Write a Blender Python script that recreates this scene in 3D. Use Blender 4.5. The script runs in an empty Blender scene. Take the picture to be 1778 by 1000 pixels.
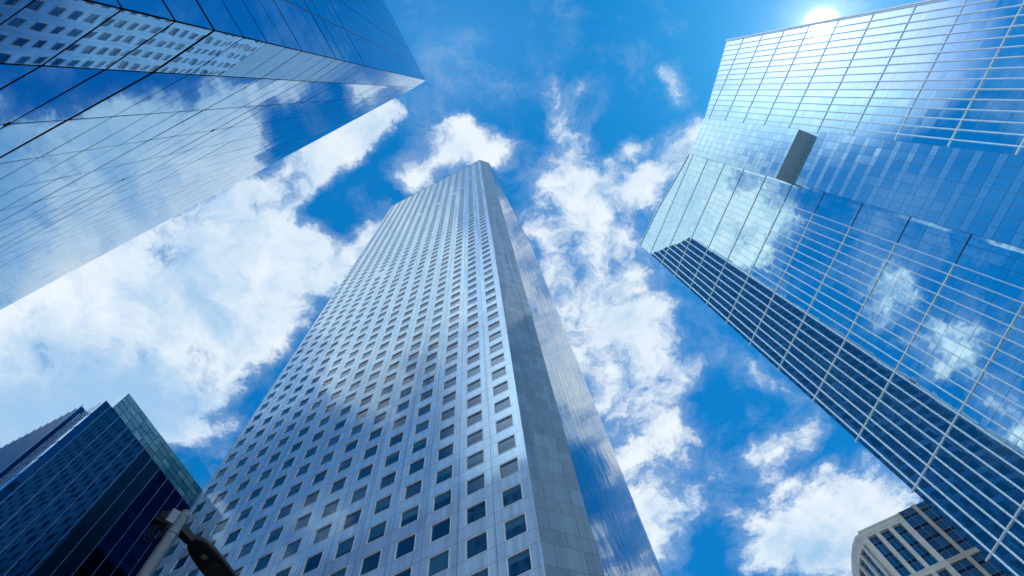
import bpy, math, random
import numpy as np
from mathutils import Vector, Matrix
random.seed(7)
scn = bpy.context.scene
EYE = 1.7                      # camera height above the pavement
R = math.radians

# ------------------------------------------------------------------ camera
CAM = np.array([[0.9980737, -0.0176004, 0.0594908],
                [0.0, 0.9589143, 0.2836961],
                [-0.0620398, -0.2831496, 0.9570671]])   # columns: image right, image down, view axis
FOC = 1157.0 / 1778.0          # focal length in image widths
cam_d = bpy.data.cameras.new('camera')
cam = bpy.data.objects.new('camera', cam_d)
scn.collection.objects.link(cam)
cam_d.sensor_width = 36.0
cam_d.lens = 36.0 * FOC
cam_d.clip_start = 0.05
cam_d.clip_end = 12000
mw = Matrix.Identity(4)
for i in range(3):
    mw[i][0] = CAM[i][0]; mw[i][1] = -CAM[i][1]; mw[i][2] = -CAM[i][2]
mw[2][3] = EYE
cam.matrix_world = mw
scn.camera = cam

def project(P):
    v = CAM.T @ (np.array(P, float) - [0, 0, EYE])
    if v[2] < 0.05:
        return None
    return (v[0] / v[2] * FOC, v[1] / v[2] * FOC)

def view_area(pts):
    """area a polygon covers inside the picture (image widths squared), 0 when outside"""
    q = [project(p) for p in pts]
    if any(a is None for a in q):
        return 0
    cx = sum(a[0] for a in q) / len(q); cy = sum(a[1] for a in q) / len(q)
    if abs(cx) > 0.52 or abs(cy) > 0.30:
        return 0
    s = 0
    for i in range(len(q)):
        a, b = q[i], q[(i + 1) % len(q)]
        s += a[0] * b[1] - b[0] * a[1]
    return abs(s) / 2

# ------------------------------------------------------------------ mesh helpers
CENTRE = None
class MB:
    def __init__(s):
        s.v = []; s.f = []; s.m = []
    def quad(s, a, b, c, d, m=0):
        nv = (Vector(b) - Vector(a)).cross(Vector(d) - Vector(a))
        ce = (Vector(a) + Vector(c)) / 2
        if CENTRE is not None and nv.x * (ce.x - CENTRE[0]) + nv.y * (ce.y - CENTRE[1]) < -1e-9:
            a, b, c, d = d, c, b, a          # sheets face away from the middle of their building
        i = len(s.v); s.v += [tuple(a), tuple(b), tuple(c), tuple(d)]
        s.f.append((i, i + 1, i + 2, i + 3)); s.m.append(m)
    def poly(s, pts, m=0):
        i = len(s.v); s.v += [tuple(p) for p in pts]
        s.f.append(tuple(range(i, i + len(pts)))); s.m.append(m)
    def hexa(s, p, m=0):       # p: 8 corners, bottom ring then top ring
        e = [Vector(q) for q in p]
        if (e[1] - e[0]).cross(e[3] - e[0]).dot(e[4] - e[0]) < 0:
            p = [p[k] for k in (3, 2, 1, 0, 7, 6, 5, 4)]
        i = len(s.v); s.v += [tuple(q) for q in p]
        for f in ((3, 2, 1, 0), (4, 5, 6, 7), (0, 1, 5, 4), (1, 2, 6, 5), (2, 3, 7, 6), (3, 0, 4, 7)):
            s.f.append(tuple(i + k for k in f)); s.m.append(m)
    def box(s, F, u0, u1, h0, h1, n0, n1, m=0):
        P = F.pt
        s.hexa([P(u0, h0, n0), P(u1, h0, n0), P(u1, h0, n1), P(u0, h0, n1),
                P(u0, h1, n0), P(u1, h1, n0), P(u1, h1, n1), P(u0, h1, n1)], m)
    def prism(s, plan, z0, z1, m=0):
        n = len(plan)
        i = len(s.v)
        s.v += [(p[0], p[1], z0) for p in plan] + [(p[0], p[1], z1) for p in plan]
        for k in range(n):
            l = (k + 1) % n
            s.f.append((i + k, i + l, i + n + l, i + n + k)); s.m.append(m)
        s.f.append(tuple(i + n + k for k in range(n))); s.m.append(m)
        s.f.append(tuple(i + k for k in reversed(range(n)))); s.m.append(m)
    def tube(s, pts, r, seg=10, m=0, r2=None, caps=True):
        pts = [Vector(p) for p in pts]
        n = len(pts); base = len(s.v)
        up = None
        for k, p in enumerate(pts):
            t = (pts[min(k + 1, n - 1)] - pts[max(k - 1, 0)]).normalized()
            if up is None:
                up = t.orthogonal().normalized()
            else:
                up = (up - t * up.dot(t)).normalized()
            w = t.cross(up)
            rr = r if r2 is None else r + (r2 - r) * k / (n - 1)
            for j in range(seg):
                a = 2 * math.pi * j / seg
                s.v.append(tuple(p + up * math.cos(a) * rr + w * math.sin(a) * rr))
        for k in range(n - 1):
            for j in range(seg):
                a = base + k * seg + j; b = base + k * seg + (j + 1) % seg
                s.f.append((a, b, b + seg, a + seg)); s.m.append(m)
        if caps:
            s.f.append(tuple(base + j for j in reversed(range(seg)))); s.m.append(m)
            s.f.append(tuple(base + (n - 1) * seg + j for j in range(seg))); s.m.append(m)
    def build(s, name, mats, parent=None, smooth=False):
        me = bpy.data.meshes.new(name)
        o3 = parent_origin(parent)
        me.from_pydata([(a - o3[0], b - o3[1], c - o3[2]) for a, b, c in s.v], [], s.f)
        if not isinstance(mats, (list, tuple)):
            mats = [mats]
        for m in mats:
            me.materials.append(m)
        if len(mats) > 1:
            me.polygons.foreach_set('material_index', s.m)
        if smooth:
            me.polygons.foreach_set('use_smooth', [True] * len(me.polygons))
        me.update()
        ob = bpy.data.objects.new(name, me)
        scn.collection.objects.link(ob)
        if parent is not None:
            ob.parent = parent
        return ob

def parent_origin(p):
    o = Vector((0, 0, 0))
    while p is not None:
        o = o + p.location
        p = p.parent
    return o

class Frame:
    """a vertical wall plane: u runs along the wall, h is height above the eye, n points out"""
    def __init__(s, o, az, out):
        s.o = np.array([o[0], o[1]], float)
        s.a = np.array([math.cos(R(az)), math.sin(R(az))])
        s.n = np.array([-s.a[1], s.a[0]])
        if s.n @ np.array(out, float) < 0:
            s.n = -s.n
    def pt(s, u, h, n=0.0):
        p = (s.o + s.a * u + s.n * n) * SCALE
        return (p[0], p[1], h * SCALE + EYE)
    def xy(s, u, n=0.0):
        p = (s.o + s.a * u + s.n * n) * SCALE
        return (p[0], p[1])

SCALE = 1.0
GZ = -EYE                      # ground level in wall heights

def thing(name, label, cat, loc, group=None):
    o = bpy.data.objects.new(name, None)
    o.empty_display_size = 0.5
    scn.collection.objects.link(o)
    o.location = loc
    o['label'] = label; o['category'] = cat
    if group:
        o['group'] = group
    return o

def tilt_quad(mb, F, u0, u1, h0, h1, n, amp, m=0, lean=0.0):
    """a loose glass or stone sheet: flat, but turned a hair off the wall plane"""
    ta = lean + random.gauss(0, amp); tb = random.gauss(0, amp)
    uc = (u0 + u1) / 2; hc = (h0 + h1) / 2
    q = [F.pt(u, h, n + (u - uc) * ta + (h - hc) * tb) for u, h in ((u0, h0), (u1, h0), (u1, h1), (u0, h1))]
    mb.quad(*q, m=m)
    return q

# ------------------------------------------------------------------ material helpers
def new_mat(name):
    m = bpy.data.materials.new(name); m.use_nodes = True
    nt = m.node_tree; nt.nodes.clear()
    out = nt.nodes.new('ShaderNodeOutputMaterial')
    b = nt.nodes.new('ShaderNodeBsdfPrincipled')
    nt.links.new(b.outputs[0], out.inputs[0])
    return m, nt, b

def coord(nt, scale=(1, 1, 1), rotz=0.0):
    g = nt.nodes.new('ShaderNodeNewGeometry')
    mp = nt.nodes.new('ShaderNodeMapping')
    mp.inputs['Scale'].default_value = scale
    mp.inputs['Rotation'].default_value = (0, 0, rotz)
    nt.links.new(g.outputs['Position'], mp.inputs['Vector'])
    return mp.outputs[0]

def noise(nt, vec, scale, detail=4, rough=0.5):
    n = nt.nodes.new('ShaderNodeTexNoise')
    n.inputs['Scale'].default_value = scale
    n.inputs['Detail'].default_value = detail
    n.inputs['Roughness'].default_value = rough
    nt.links.new(vec, n.inputs['Vector'])
    return n.outputs['Fac']

def ramp(nt, fac, stops):
    r = nt.nodes.new('ShaderNodeValToRGB')
    e = r.color_ramp.elements
    e[0].position = stops[0][0]; e[0].color = (*stops[0][1], 1)
    e[1].position = stops[-1][0]; e[1].color = (*stops[-1][1], 1)
    for p, c in stops[1:-1]:
        k = e.new(p); k.color = (*c, 1)
    nt.links.new(fac, r.inputs['Fac'])
    return r.outputs['Color']

def island_random(nt):
    g = nt.nodes.new('ShaderNodeNewGeometry')
    return g.outputs['Random Per Island']

def glass(name, lo, hi, ior, rough=0.02, wav_scale=0.35, wav=0.02, vary=True, dirt=0.0):
    """coated facade glass: dark body, strong mirror coat, gentle waviness, tone changes pane by pane"""
    m, nt, b = new_mat(name)
    fac = island_random(nt)
    nt.links.new(ramp(nt, fac, [(0.0, lo), (1.0, hi)]), b.inputs['Base Color'])
    b.inputs['IOR'].default_value = ior
    b.inputs['Specular Tint'].default_value = (0.72, 0.88, 1.0, 1.0)
    b.inputs['Roughness'].default_value = rough
    if dirt:
        n2 = noise(nt, coord(nt, (0.25, 0.25, 0.25)), 1.0, 5, 0.6)
        mr = nt.nodes.new('ShaderNodeMapRange')
        mr.inputs['From Min'].default_value = 0.35; mr.inputs['From Max'].default_value = 0.75
        mr.inputs['To Min'].default_value = rough; mr.inputs['To Max'].default_value = rough + dirt
        nt.links.new(n2, mr.inputs['Value']); nt.links.new(mr.outputs[0], b.inputs['Roughness'])
    if wav:
        bp = nt.nodes.new('ShaderNodeBump')
        bp.inputs['Strength'].default_value = 1.0
        bp.inputs['Distance'].default_value = wav
        nt.links.new(noise(nt, coord(nt), wav_scale, 2, 0.5), bp.inputs['Height'])
        nt.links.new(bp.outputs[0], b.inputs['Normal'])
    return m

def mirror(name, lo, hi, rough=0.02, wav_scale=0.35, wav=0.01, dirt=0.0, clear=0.0, edge=(0.62, 0.80, 0.92)):
    """strongly coated glass: reflects almost everything, tinted, tone changes pane by pane"""
    m, nt, b = new_mat(name)
    nt.links.new(ramp(nt, island_random(nt), [(0.0, lo), (1.0, hi)]), b.inputs['Base Color'])
    b.inputs['Metallic'].default_value = 1.0
    b.inputs['Specular Tint'].default_value = (*edge, 1.0)
    b.inputs['Roughness'].default_value = rough
    if dirt:
        n2 = noise(nt, coord(nt, (0.25, 0.25, 0.25)), 1.0, 4, 0.6)
        mr = nt.nodes.new('ShaderNodeMapRange')
        mr.inputs['From Min'].default_value = 0.35; mr.inputs['From Max'].default_value = 0.75
        mr.inputs['To Min'].default_value = rough; mr.inputs['To Max'].default_value = rough + dirt
        nt.links.new(n2, mr.inputs['Value']); nt.links.new(mr.outputs[0], b.inputs['Roughness'])
    if wav:
        bp = nt.nodes.new('ShaderNodeBump')
        bp.inputs['Strength'].default_value = 1.0
        bp.inputs['Distance'].default_value = wav
        nt.links.new(noise(nt, coord(nt), wav_scale, 2, 0.5), bp.inputs['Height'])
        nt.links.new(bp.outputs[0], b.inputs['Normal'])
    if clear:
        out = [n for n in nt.nodes if n.type == 'OUTPUT_MATERIAL'][0]
        tr = nt.nodes.new('ShaderNodeBsdfTransparent'); tr.inputs[0].default_value = (0.85, 0.95, 1.0, 1)
        mx = nt.nodes.new('ShaderNodeMixShader'); mx.inputs[0].default_value = clear
        gb = nt.nodes.new('ShaderNodeNewGeometry'); mm = nt.nodes.new('ShaderNodeMath'); mm.operation = 'MAXIMUM'
        mm.inputs[1].default_value = clear; nt.links.new(gb.outputs['Backfacing'], mm.inputs[0]); nt.links.new(mm.outputs[0], mx.inputs[0])
        nt.links.new(b.outputs[0], mx.inputs[1]); nt.links.new(tr.outputs[0], mx.inputs[2])
        nt.links.new(mx.outputs[0], out.inputs[0])
    return m

def paint(name, col, rough=0.5, metal=0.0, var=0.12, scale=1.0, spec=0.5):
    m, nt, b = new_mat(name)
    n = noise(nt, coord(nt), scale, 6, 0.6)
    d = tuple(c * (1 - var) for c in col); u = tuple(min(1, c * (1 + var)) for c in col)
    nt.links.new(ramp(nt, n, [(0.3, d), (0.7, u)]), b.inputs['Base Color'])
    b.inputs['Roughness'].default_value = rough
    b.inputs['Metallic'].default_value = metal
    b.inputs['Specular IOR Level'].default_value = spec
    return m

def cladding(name, col, rough, ior, streak=0.15, blocks=0.10, fine=3.0):
    """stone or metal sheet: each sheet its own tone, rain streaks running down"""
    m, nt, b = new_mat(name)
    isl = island_random(nt)
    c1 = ramp(nt, isl, [(0.0, tuple(c * (1 - blocks) for c in col)), (1.0, tuple(c * (1 + blocks) for c in col))])
    st = noise(nt, coord(nt, (1.6, 1.6, 0.05)), 1.0, 6, 0.65)
    c2 = ramp(nt, st, [(0.3, (1 - streak,) * 3), (0.65, (1 + streak * 0.4,) * 3)])
    gr = noise(nt, coord(nt), fine, 8, 0.7)
    c3 = ramp(nt, gr, [(0.3, (0.93,) * 3), (0.7, (1.05,) * 3)])
    def mul(a, c):
        x = nt.nodes.new('ShaderNodeMix'); x.data_type = 'RGBA'; x.blend_type = 'MULTIPLY'
        x.inputs[0].default_value = 1.0
        nt.links.new(a, x.inputs[6]); nt.links.new(c, x.inputs[7])
        return x.outputs[2]
    nt.links.new(mul(mul(c1, c2), c3), b.inputs['Base Color'])
    mr = nt.nodes.new('ShaderNodeMapRange')
    mr.inputs['To Min'].default_value = rough * 0.7; mr.inputs['To Max'].default_value = rough * 1.5
    nt.links.new(st, mr.inputs['Value']); nt.links.new(mr.outputs[0], b.inputs['Roughness'])
    b.inputs['IOR'].default_value = ior
    return m

M = {}
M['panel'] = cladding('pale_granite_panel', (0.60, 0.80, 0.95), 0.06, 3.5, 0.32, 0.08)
M['flank'] = cladding('dark_polished_flank', (0.10, 0.22, 0.30), 0.05, 1.5, 0.25, 0.25)  # front granite again, its shaded look put into a darker colour
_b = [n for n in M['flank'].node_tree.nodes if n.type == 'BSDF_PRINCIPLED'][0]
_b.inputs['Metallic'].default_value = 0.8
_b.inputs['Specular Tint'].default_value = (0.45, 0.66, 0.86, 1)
M['block'] = cladding('grey_granite_block', (0.15, 0.22, 0.28), 0.34, 1.6, 0.26, 0.18)
_b = [n for n in M['panel'].node_tree.nodes if n.type == 'BSDF_PRINCIPLED'][0]
_b.inputs['Specular Tint'].default_value = (0.62, 0.85, 1.0, 1)
M['joint'] = paint('dark_joint', (0.03, 0.04, 0.05), 0.7)
M['frame_white'] = paint('white_window_frame', (0.80, 0.82, 0.83), 0.3, 0.0, 0.04)
M['win'] = glass('office_window_glass', (0.002, 0.04, 0.10), (0.006, 0.075, 0.16), 1.65, 0.02, 0.5, 0.004)
M['blind'] = glass('window_glass_with_blind', (0.02, 0.12, 0.20), (0.06, 0.19, 0.28), 1.7, 0.05, 0.5, 0.004)
M['rib_glass'] = mirror('wavy_blue_glass', (0.36, 0.55, 0.80), (0.48, 0.66, 0.90), 0.03, 0.30, 0.02)
for _k in ('win', 'blind'):
    _n = [n for n in M[_k].node_tree.nodes if n.type == 'BSDF_PRINCIPLED'][0]
    _n.inputs['Specular Tint'].default_value = (0.28, 0.62, 0.95, 1)
M['flank_win'] = glass('dark_flank_window', (0.001, 0.008, 0.02), (0.003, 0.02, 0.04), 2.3, 0.03, 0.5, 0.004)
M['rib'] = paint('dark_blue_rib', (0.03, 0.07, 0.13), 0.35, 0.5)
M['mirror'] = mirror('mirror_glass', (0.25, 0.43, 0.60), (0.32, 0.51, 0.69), 0.010, 0.30, 0.007, dirt=0.015)
M['mirror_dull'] = mirror('mirror_glass_dusty', (0.25, 0.43, 0.60), (0.32, 0.51, 0.69), 0.075, 0.30, 0.012, dirt=0.03)
M['mirror_side'] = mirror('mirror_glass_side', (0.12, 0.46, 0.62), (0.17, 0.52, 0.68), 0.02, 0.3, 0.006)
M['seam'] = paint('dark_metal_seam', (0.03, 0.045, 0.07), 0.45, 0.4)
M['blue'] = mirror('blue_glass', (0.58, 0.86, 0.95), (0.72, 0.94, 1.0), 0.015, 0.30, 0.006, edge=(0.78, 0.91, 0.97))
M['blue_sp'] = mirror('blue_spandrel_glass', (0.60, 0.86, 0.95), (0.72, 0.93, 0.99), 0.03, 0.30, 0.006, edge=(0.78, 0.91, 0.97))
M['blue_clear'] = mirror('clear_blue_glass', (0.80, 0.86, 0.95), (0.90, 0.94, 1.0), 0.015, 0.30, 0.006, clear=0.30)
M['lattice'] = mirror('pale_blue_glass', (0.62, 0.90, 0.97), (0.72, 0.96, 1.0), 0.10, 0.4, 0.006, edge=(0.78, 0.91, 0.97))
M['lattice_sp'] = mirror('pale_spandrel_glass', (0.66, 0.92, 0.98), (0.76, 0.97, 1.0), 0.16, 0.4, 0.006, edge=(0.78, 0.91, 0.97))
M['fin'] = paint('white_fin', (0.84, 0.93, 0.97), 0.3, 0.0, 0.04, 0.3)
M['fin_dark'] = paint('grey_mullion', (0.10, 0.15, 0.20), 0.4, 0.5)
M['soffit'] = paint('grey_soffit', (0.34, 0.47, 0.55), 0.6, 0.0, 0.08)
M['navy'] = mirror('navy_glass', (0.014, 0.070, 0.135), (0.024, 0.095, 0.175), 0.02, 0.35, 0.005, edge=(0.10, 0.25, 0.40))
M['teal'] = glass('teal_glass', (0.02, 0.15, 0.22), (0.12, 0.36, 0.44), 2.2, 0.05, 0.4, 0.01)
M['side_glass'] = mirror('pale_side_glass', (0.70, 0.88, 0.98), (0.80, 0.95, 1.0), 0.05, 0.4, 0.004)
M['side_teal'] = glass('teal_side_glass', (0.02, 0.16, 0.27), (0.03, 0.20, 0.32), 2.0, 0.1, 0.4, 0.01)
M['thin'] = paint('steel_blue_mullion', (0.30, 0.42, 0.55), 0.3, 0.6)
M['white_metal'] = paint('white_metal', (0.80, 0.83, 0.85), 0.4)
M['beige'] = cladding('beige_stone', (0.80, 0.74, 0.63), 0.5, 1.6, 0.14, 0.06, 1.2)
M['beige_dark'] = cladding('beige_stone_shaded', (0.52, 0.47, 0.38), 0.6, 1.5, 0.18, 0.08, 1.2)  # darker copy of the beige stone, shade put into its colour
M['br_glass'] = glass('deep_blue_glass', (0.003, 0.05, 0.14), (0.008, 0.11, 0.24), 2.1, 0.02, 0.3, 0.01)
M['br_sp'] = glass('deep_blue_spandrel', (0.002, 0.008, 0.03), (0.004, 0.014, 0.045), 1.6, 0.04, 0.3, 0.01)
M['recess'] = paint('shadowed_recess', (0.03, 0.04, 0.05), 0.8)
M['concrete'] = paint('roof_concrete', (0.28, 0.29, 0.30), 0.85)
M['asphalt'] = paint('asphalt', (0.05, 0.05, 0.052), 0.9, 0, 0.25, 2.0)
M['paving'] = paint('pavement_concrete', (0.32, 0.31, 0.29), 0.85, 0, 0.15, 1.0)
M['ground'] = paint('ground_concrete', (0.34, 0.34, 0.33), 0.9, 0, 0.2, 0.1)
M['pole'] = paint('galvanised_steel', (0.07, 0.095, 0.115), 0.55, 0.2, 0.25, 14.0)
M['bracket'] = paint('bare_aluminium', (0.12, 0.15, 0.18), 0.5, 0.3, 0.2, 20.0)
M['lamp_body'] = paint('dark_grey_lamp_paint', (0.006, 0.010, 0.014), 0.6, 0.0, 0.25, 18.0, 0.15)
M['lamp_lens'] = paint('dark_lens_tray', (0.007, 0.009, 0.011), 0.45, 0.0, 0.1, 5.0, 0.2)
M['led'] = paint('grey_diode', (0.03, 0.038, 0.042), 0.3, 0.1, 0.3, 40.0)
M['rubber'] = paint('black_rubber', (0.004, 0.005, 0.006), 0.7, 0.0, 0.1, 5.0, 0.1)
M['label'] = paint('grey_sticker', (0.20, 0.21, 0.21), 0.6)
M['ink'] = paint('black_print', (0.015, 0.016, 0.017), 0.6)

# ------------------------------------------------------------------ setting
def structure(name, mb, mat):
    o = mb.build(name, mat); o['kind'] = 'structure'; return o
g = MB(); g.quad((-5000, -5000, -0.16), (5000, -5000, -0.16), (5000, 5000, -0.16), (-5000, 5000, -0.16))
structure('ground', g, M['ground'])
# the street runs between the mirror tower and the pale tower
SF = Frame((0, 0), 153.15, (0.4517, 0.892))
g = MB(); g.quad(*[SF.pt(u, GZ - 0.145, n) for u, n in ((-400, 5), (400, 5), (400, 22), (-400, 22))])
structure('road', g, M['asphalt'])
g = MB()
for n0, n1 in ((-4.0, 5.0), (22.0, 27.9)):
    g.box(SF, -400, 400, GZ - 0.15, GZ, n0, n1)
structure('pavement', g, M['paving'])

# ------------------------------------------------------------------ pale granite tower, centre
def central_tower():
    C0 = (4.33503, 29.68514)
    H = 302.0
    root = thing('office_tower', 'tall pale grey granite tower with square windows and a blank stone corner, centre', 'skyscraper', (*C0, 0))
    FF = Frame(C0, 153.15, (-0.4517, -0.892))
    W = 44.6
    ch_r = Frame(C0, 18.15, (0.31, -0.95))
    CH = 4.36
    c1 = ch_r.xy(CH)
    rf = Frame(c1, 63.15, (0.892, -0.4517))
    RW = 41.5; LW = 32.0
    c2 = rf.xy(RW)
    L0 = FF.xy(W)
    ch_l = Frame(L0, 108.15, (-0.95, -0.31))
    c3 = ch_l.xy(CH)
    lf = Frame(c3, 63.15, (-0.892, 0.4517))
    c4 = lf.xy(LW)
    # core behind the skins
    core = MB()
    def ins(F, u, n=-0.22): return F.xy(u, n)
    plan = [ins(FF, 0.15), ins(ch_r, CH), ins(rf, RW - 0.1), ins(lf, LW - 0.1), ins(ch_l, CH), ins(FF, W - 0.15)]
    core.prism(plan, 0, H + EYE - 0.35)
    core.build('wall', M['joint'], root)
    rb = MB()
    rb.poly([(p[0], p[1], H + EYE - 0.3) for p in [FF.xy(0.1, -.1), ch_r.xy(CH, -.1), rf.xy(RW, -.1), lf.xy(LW, -.1), ch_l.xy(CH, -.1), FF.xy(W - .1, -.1)]])
    rb.build('roof', M['concrete'], root)
    # windows and panels
    U0, UW, PU = 0.795, 1.795, 3.18
    B0, HH, PR = 40.43, 2.23, 3.94
    rows = range(-9, 66)
    wins = []
    g = 0.016
    rnd = random.Random(3)
    blind_col = [rnd.random() for _ in range(400)]
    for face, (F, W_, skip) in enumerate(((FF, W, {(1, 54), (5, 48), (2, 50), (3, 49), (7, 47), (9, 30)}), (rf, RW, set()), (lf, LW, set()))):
        pan = MB()
        ncol = int(round((W_ - 0.1) / PU))
        edge = lambda k: 0.0 if k <= 0 else (W_ if k >= ncol else 0.12 + PU * k)
        lean = [random.gauss(0, 0.004) if face else 0.0 for _ in range(ncol)]
        for r in rows:
            hb = B0 + PR * r; ht = hb + HH
            for k in range(ncol):
                us, ue = edge(k), edge(k + 1)
                w0 = U0 + PU * k; w1 = w0 + UW
                nxt = hb + PR - 0.02
                t1 = min(ht + 0.17, H)
                if t1 < H - 0.2:
                    tilt_quad(pan, F, us + g, ue - g, t1 + g, min(nxt, H) - g, 0, 0.0018, lean=lean[k])
                if (k, r) in skip:
                    tilt_quad(pan, F, us + g, ue - g, hb - 0.02 + g, t1 - g, 0.03, 0.0018)
                    continue
                tilt_quad(pan, F, us + g, w0, hb - 0.02 + g, t1 - g, 0, 0.0018, lean=lean[k])
                tilt_quad(pan, F, w1, ue - g, hb - 0.02 + g, t1 - g, 0, 0.0018, lean=lean[k])
                pan.quad(F.pt(w0, ht), F.pt(w1, ht), F.pt(w1, t1 - g), F.pt(w0, t1 - g))
                pts = [F.pt(w0, hb), F.pt(w1, hb), F.pt(w1, ht), F.pt(w0, ht)]
                wins.append((view_area(pts) if face == 0 else 0, F, w0, w1, hb, ht))
        for k in range(ncol):          # plain cladding at the foot
            tilt_quad(pan, F, edge(k) + g, edge(k + 1) - g, GZ, B0 + PR * rows[0] - 0.05, 0, 0.001)
        pan.box(F, 0, W_, H - 0.18, H + 0.25, -0.35, 0.04)
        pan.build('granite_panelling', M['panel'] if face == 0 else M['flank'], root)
    tr = MB()
    tr.box(FF, -0.03, 0.12, GZ, H + 0.1, -0.1, 0.05)
    tr.build('corner_trim', M['panel'], root)
    wins.sort(key=lambda a: -a[0])
    def frame_mb(mb, F, w0, w1, hb, ht):
        t = 0.055
        pr = 0.025 if F is FF else 0.004
        mb.box(F, w0 - 0.02, w1 + 0.02, hb - 0.03, hb + t, -0.14, pr)
        mb.box(F, w0 - 0.02, w1 + 0.02, ht - t, ht + 0.02, -0.14, pr)
        mb.box(F, w0 - 0.02, w0 + t, hb + t, ht - t, -0.14, pr - 0.003)
        mb.box(F, w1 - t, w1 + 0.02, hb + t, ht - t, -0.14, pr - 0.003)
    def pane_mb(mb, F, w0, w1, hb, ht):
        n = -0.10
        b = rnd.random()
        t = 0.05
        a0, a1, z0, z1 = w0 + t, w1 - t, hb + t, ht - t
        tl = rnd.gauss(0, 0.006); tv = rnd.gauss(0, 0.006)
        def P(u, z): return F.pt(u, z, n + tl * (u - w0 - .9) + tv * (z - hb - 1.1))
        if b < 0.45:
            mb.quad(P(a0, z0), P(a1, z0), P(a1, z1), P(a0, z1), m=1 if b < 0.10 else 0)
        else:
            zc = z1 - (z1 - z0) * rnd.choice((0.18, 0.3, 0.42, 0.5, 0.62, 0.72, 0.85))
            mb.quad(P(a0, z0), P(a1, z0), P(a1, zc), P(a0, zc), m=0)
            mb.quad(P(a0, zc), P(a1, zc), P(a1, z1), P(a0, z1), m=1)
    for w in wins[:100]:
        mb = MB(); frame_mb(mb, *w[1:])
        o = mb.build('window', M['frame_white'], root)
        mb = MB(); pane_mb(mb, *w[1:])
        mb.build('pane', [M['win'], M['blind']], o)
    rest = MB()
    for w in wins[100:]:
        if w[1] is FF:
            pane_mb(rest, *w[1:])
            k0 = len(rest.m)
            frame_mb(rest, *w[1:])
            for i in range(k0, len(rest.m)):
                rest.m[i] = 2
        else:                      # flank windows lie flush with the polished stone
            F, w0, w1, hb, ht = w[1:]
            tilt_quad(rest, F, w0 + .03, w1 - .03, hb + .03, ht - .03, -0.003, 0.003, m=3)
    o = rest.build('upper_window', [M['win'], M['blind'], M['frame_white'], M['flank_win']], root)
    o['kind'] = 'stuff'
    # blank stone corners
    for F in (ch_r, ch_l):
        st = MB()
        h = GZ; i = 0
        hs = 42.81 - 3.94 * 12
        while hs < H:
            for j, (hh, cuts) in enumerate(((1.62, (0, 2.12, CH)), (2.32, (0, 1.0, 3.25, CH)))):
                # tall course lies above a short one
                z0 = hs if j == 0 else hs + 1.62
                z1 = min(z0 + hh, H)
                z0 = max(z0, GZ)
                if z1 - z0 > 0.1:
                    for a, b in zip(cuts[:-1], cuts[1:]):
                        tilt_quad(st, F, a + 0.014, b - 0.014, z0 + 0.014, z1 - 0.014, 0, 0.0012)
            hs += 3.94
        st.box(F, 0.05, CH, H - 0.1, H + 0.25, -0.35, 0.03)
        st.build('stone_corner', M['block'], root)
CENTRE = (-5.0, 60.0)
central_tower()

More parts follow.
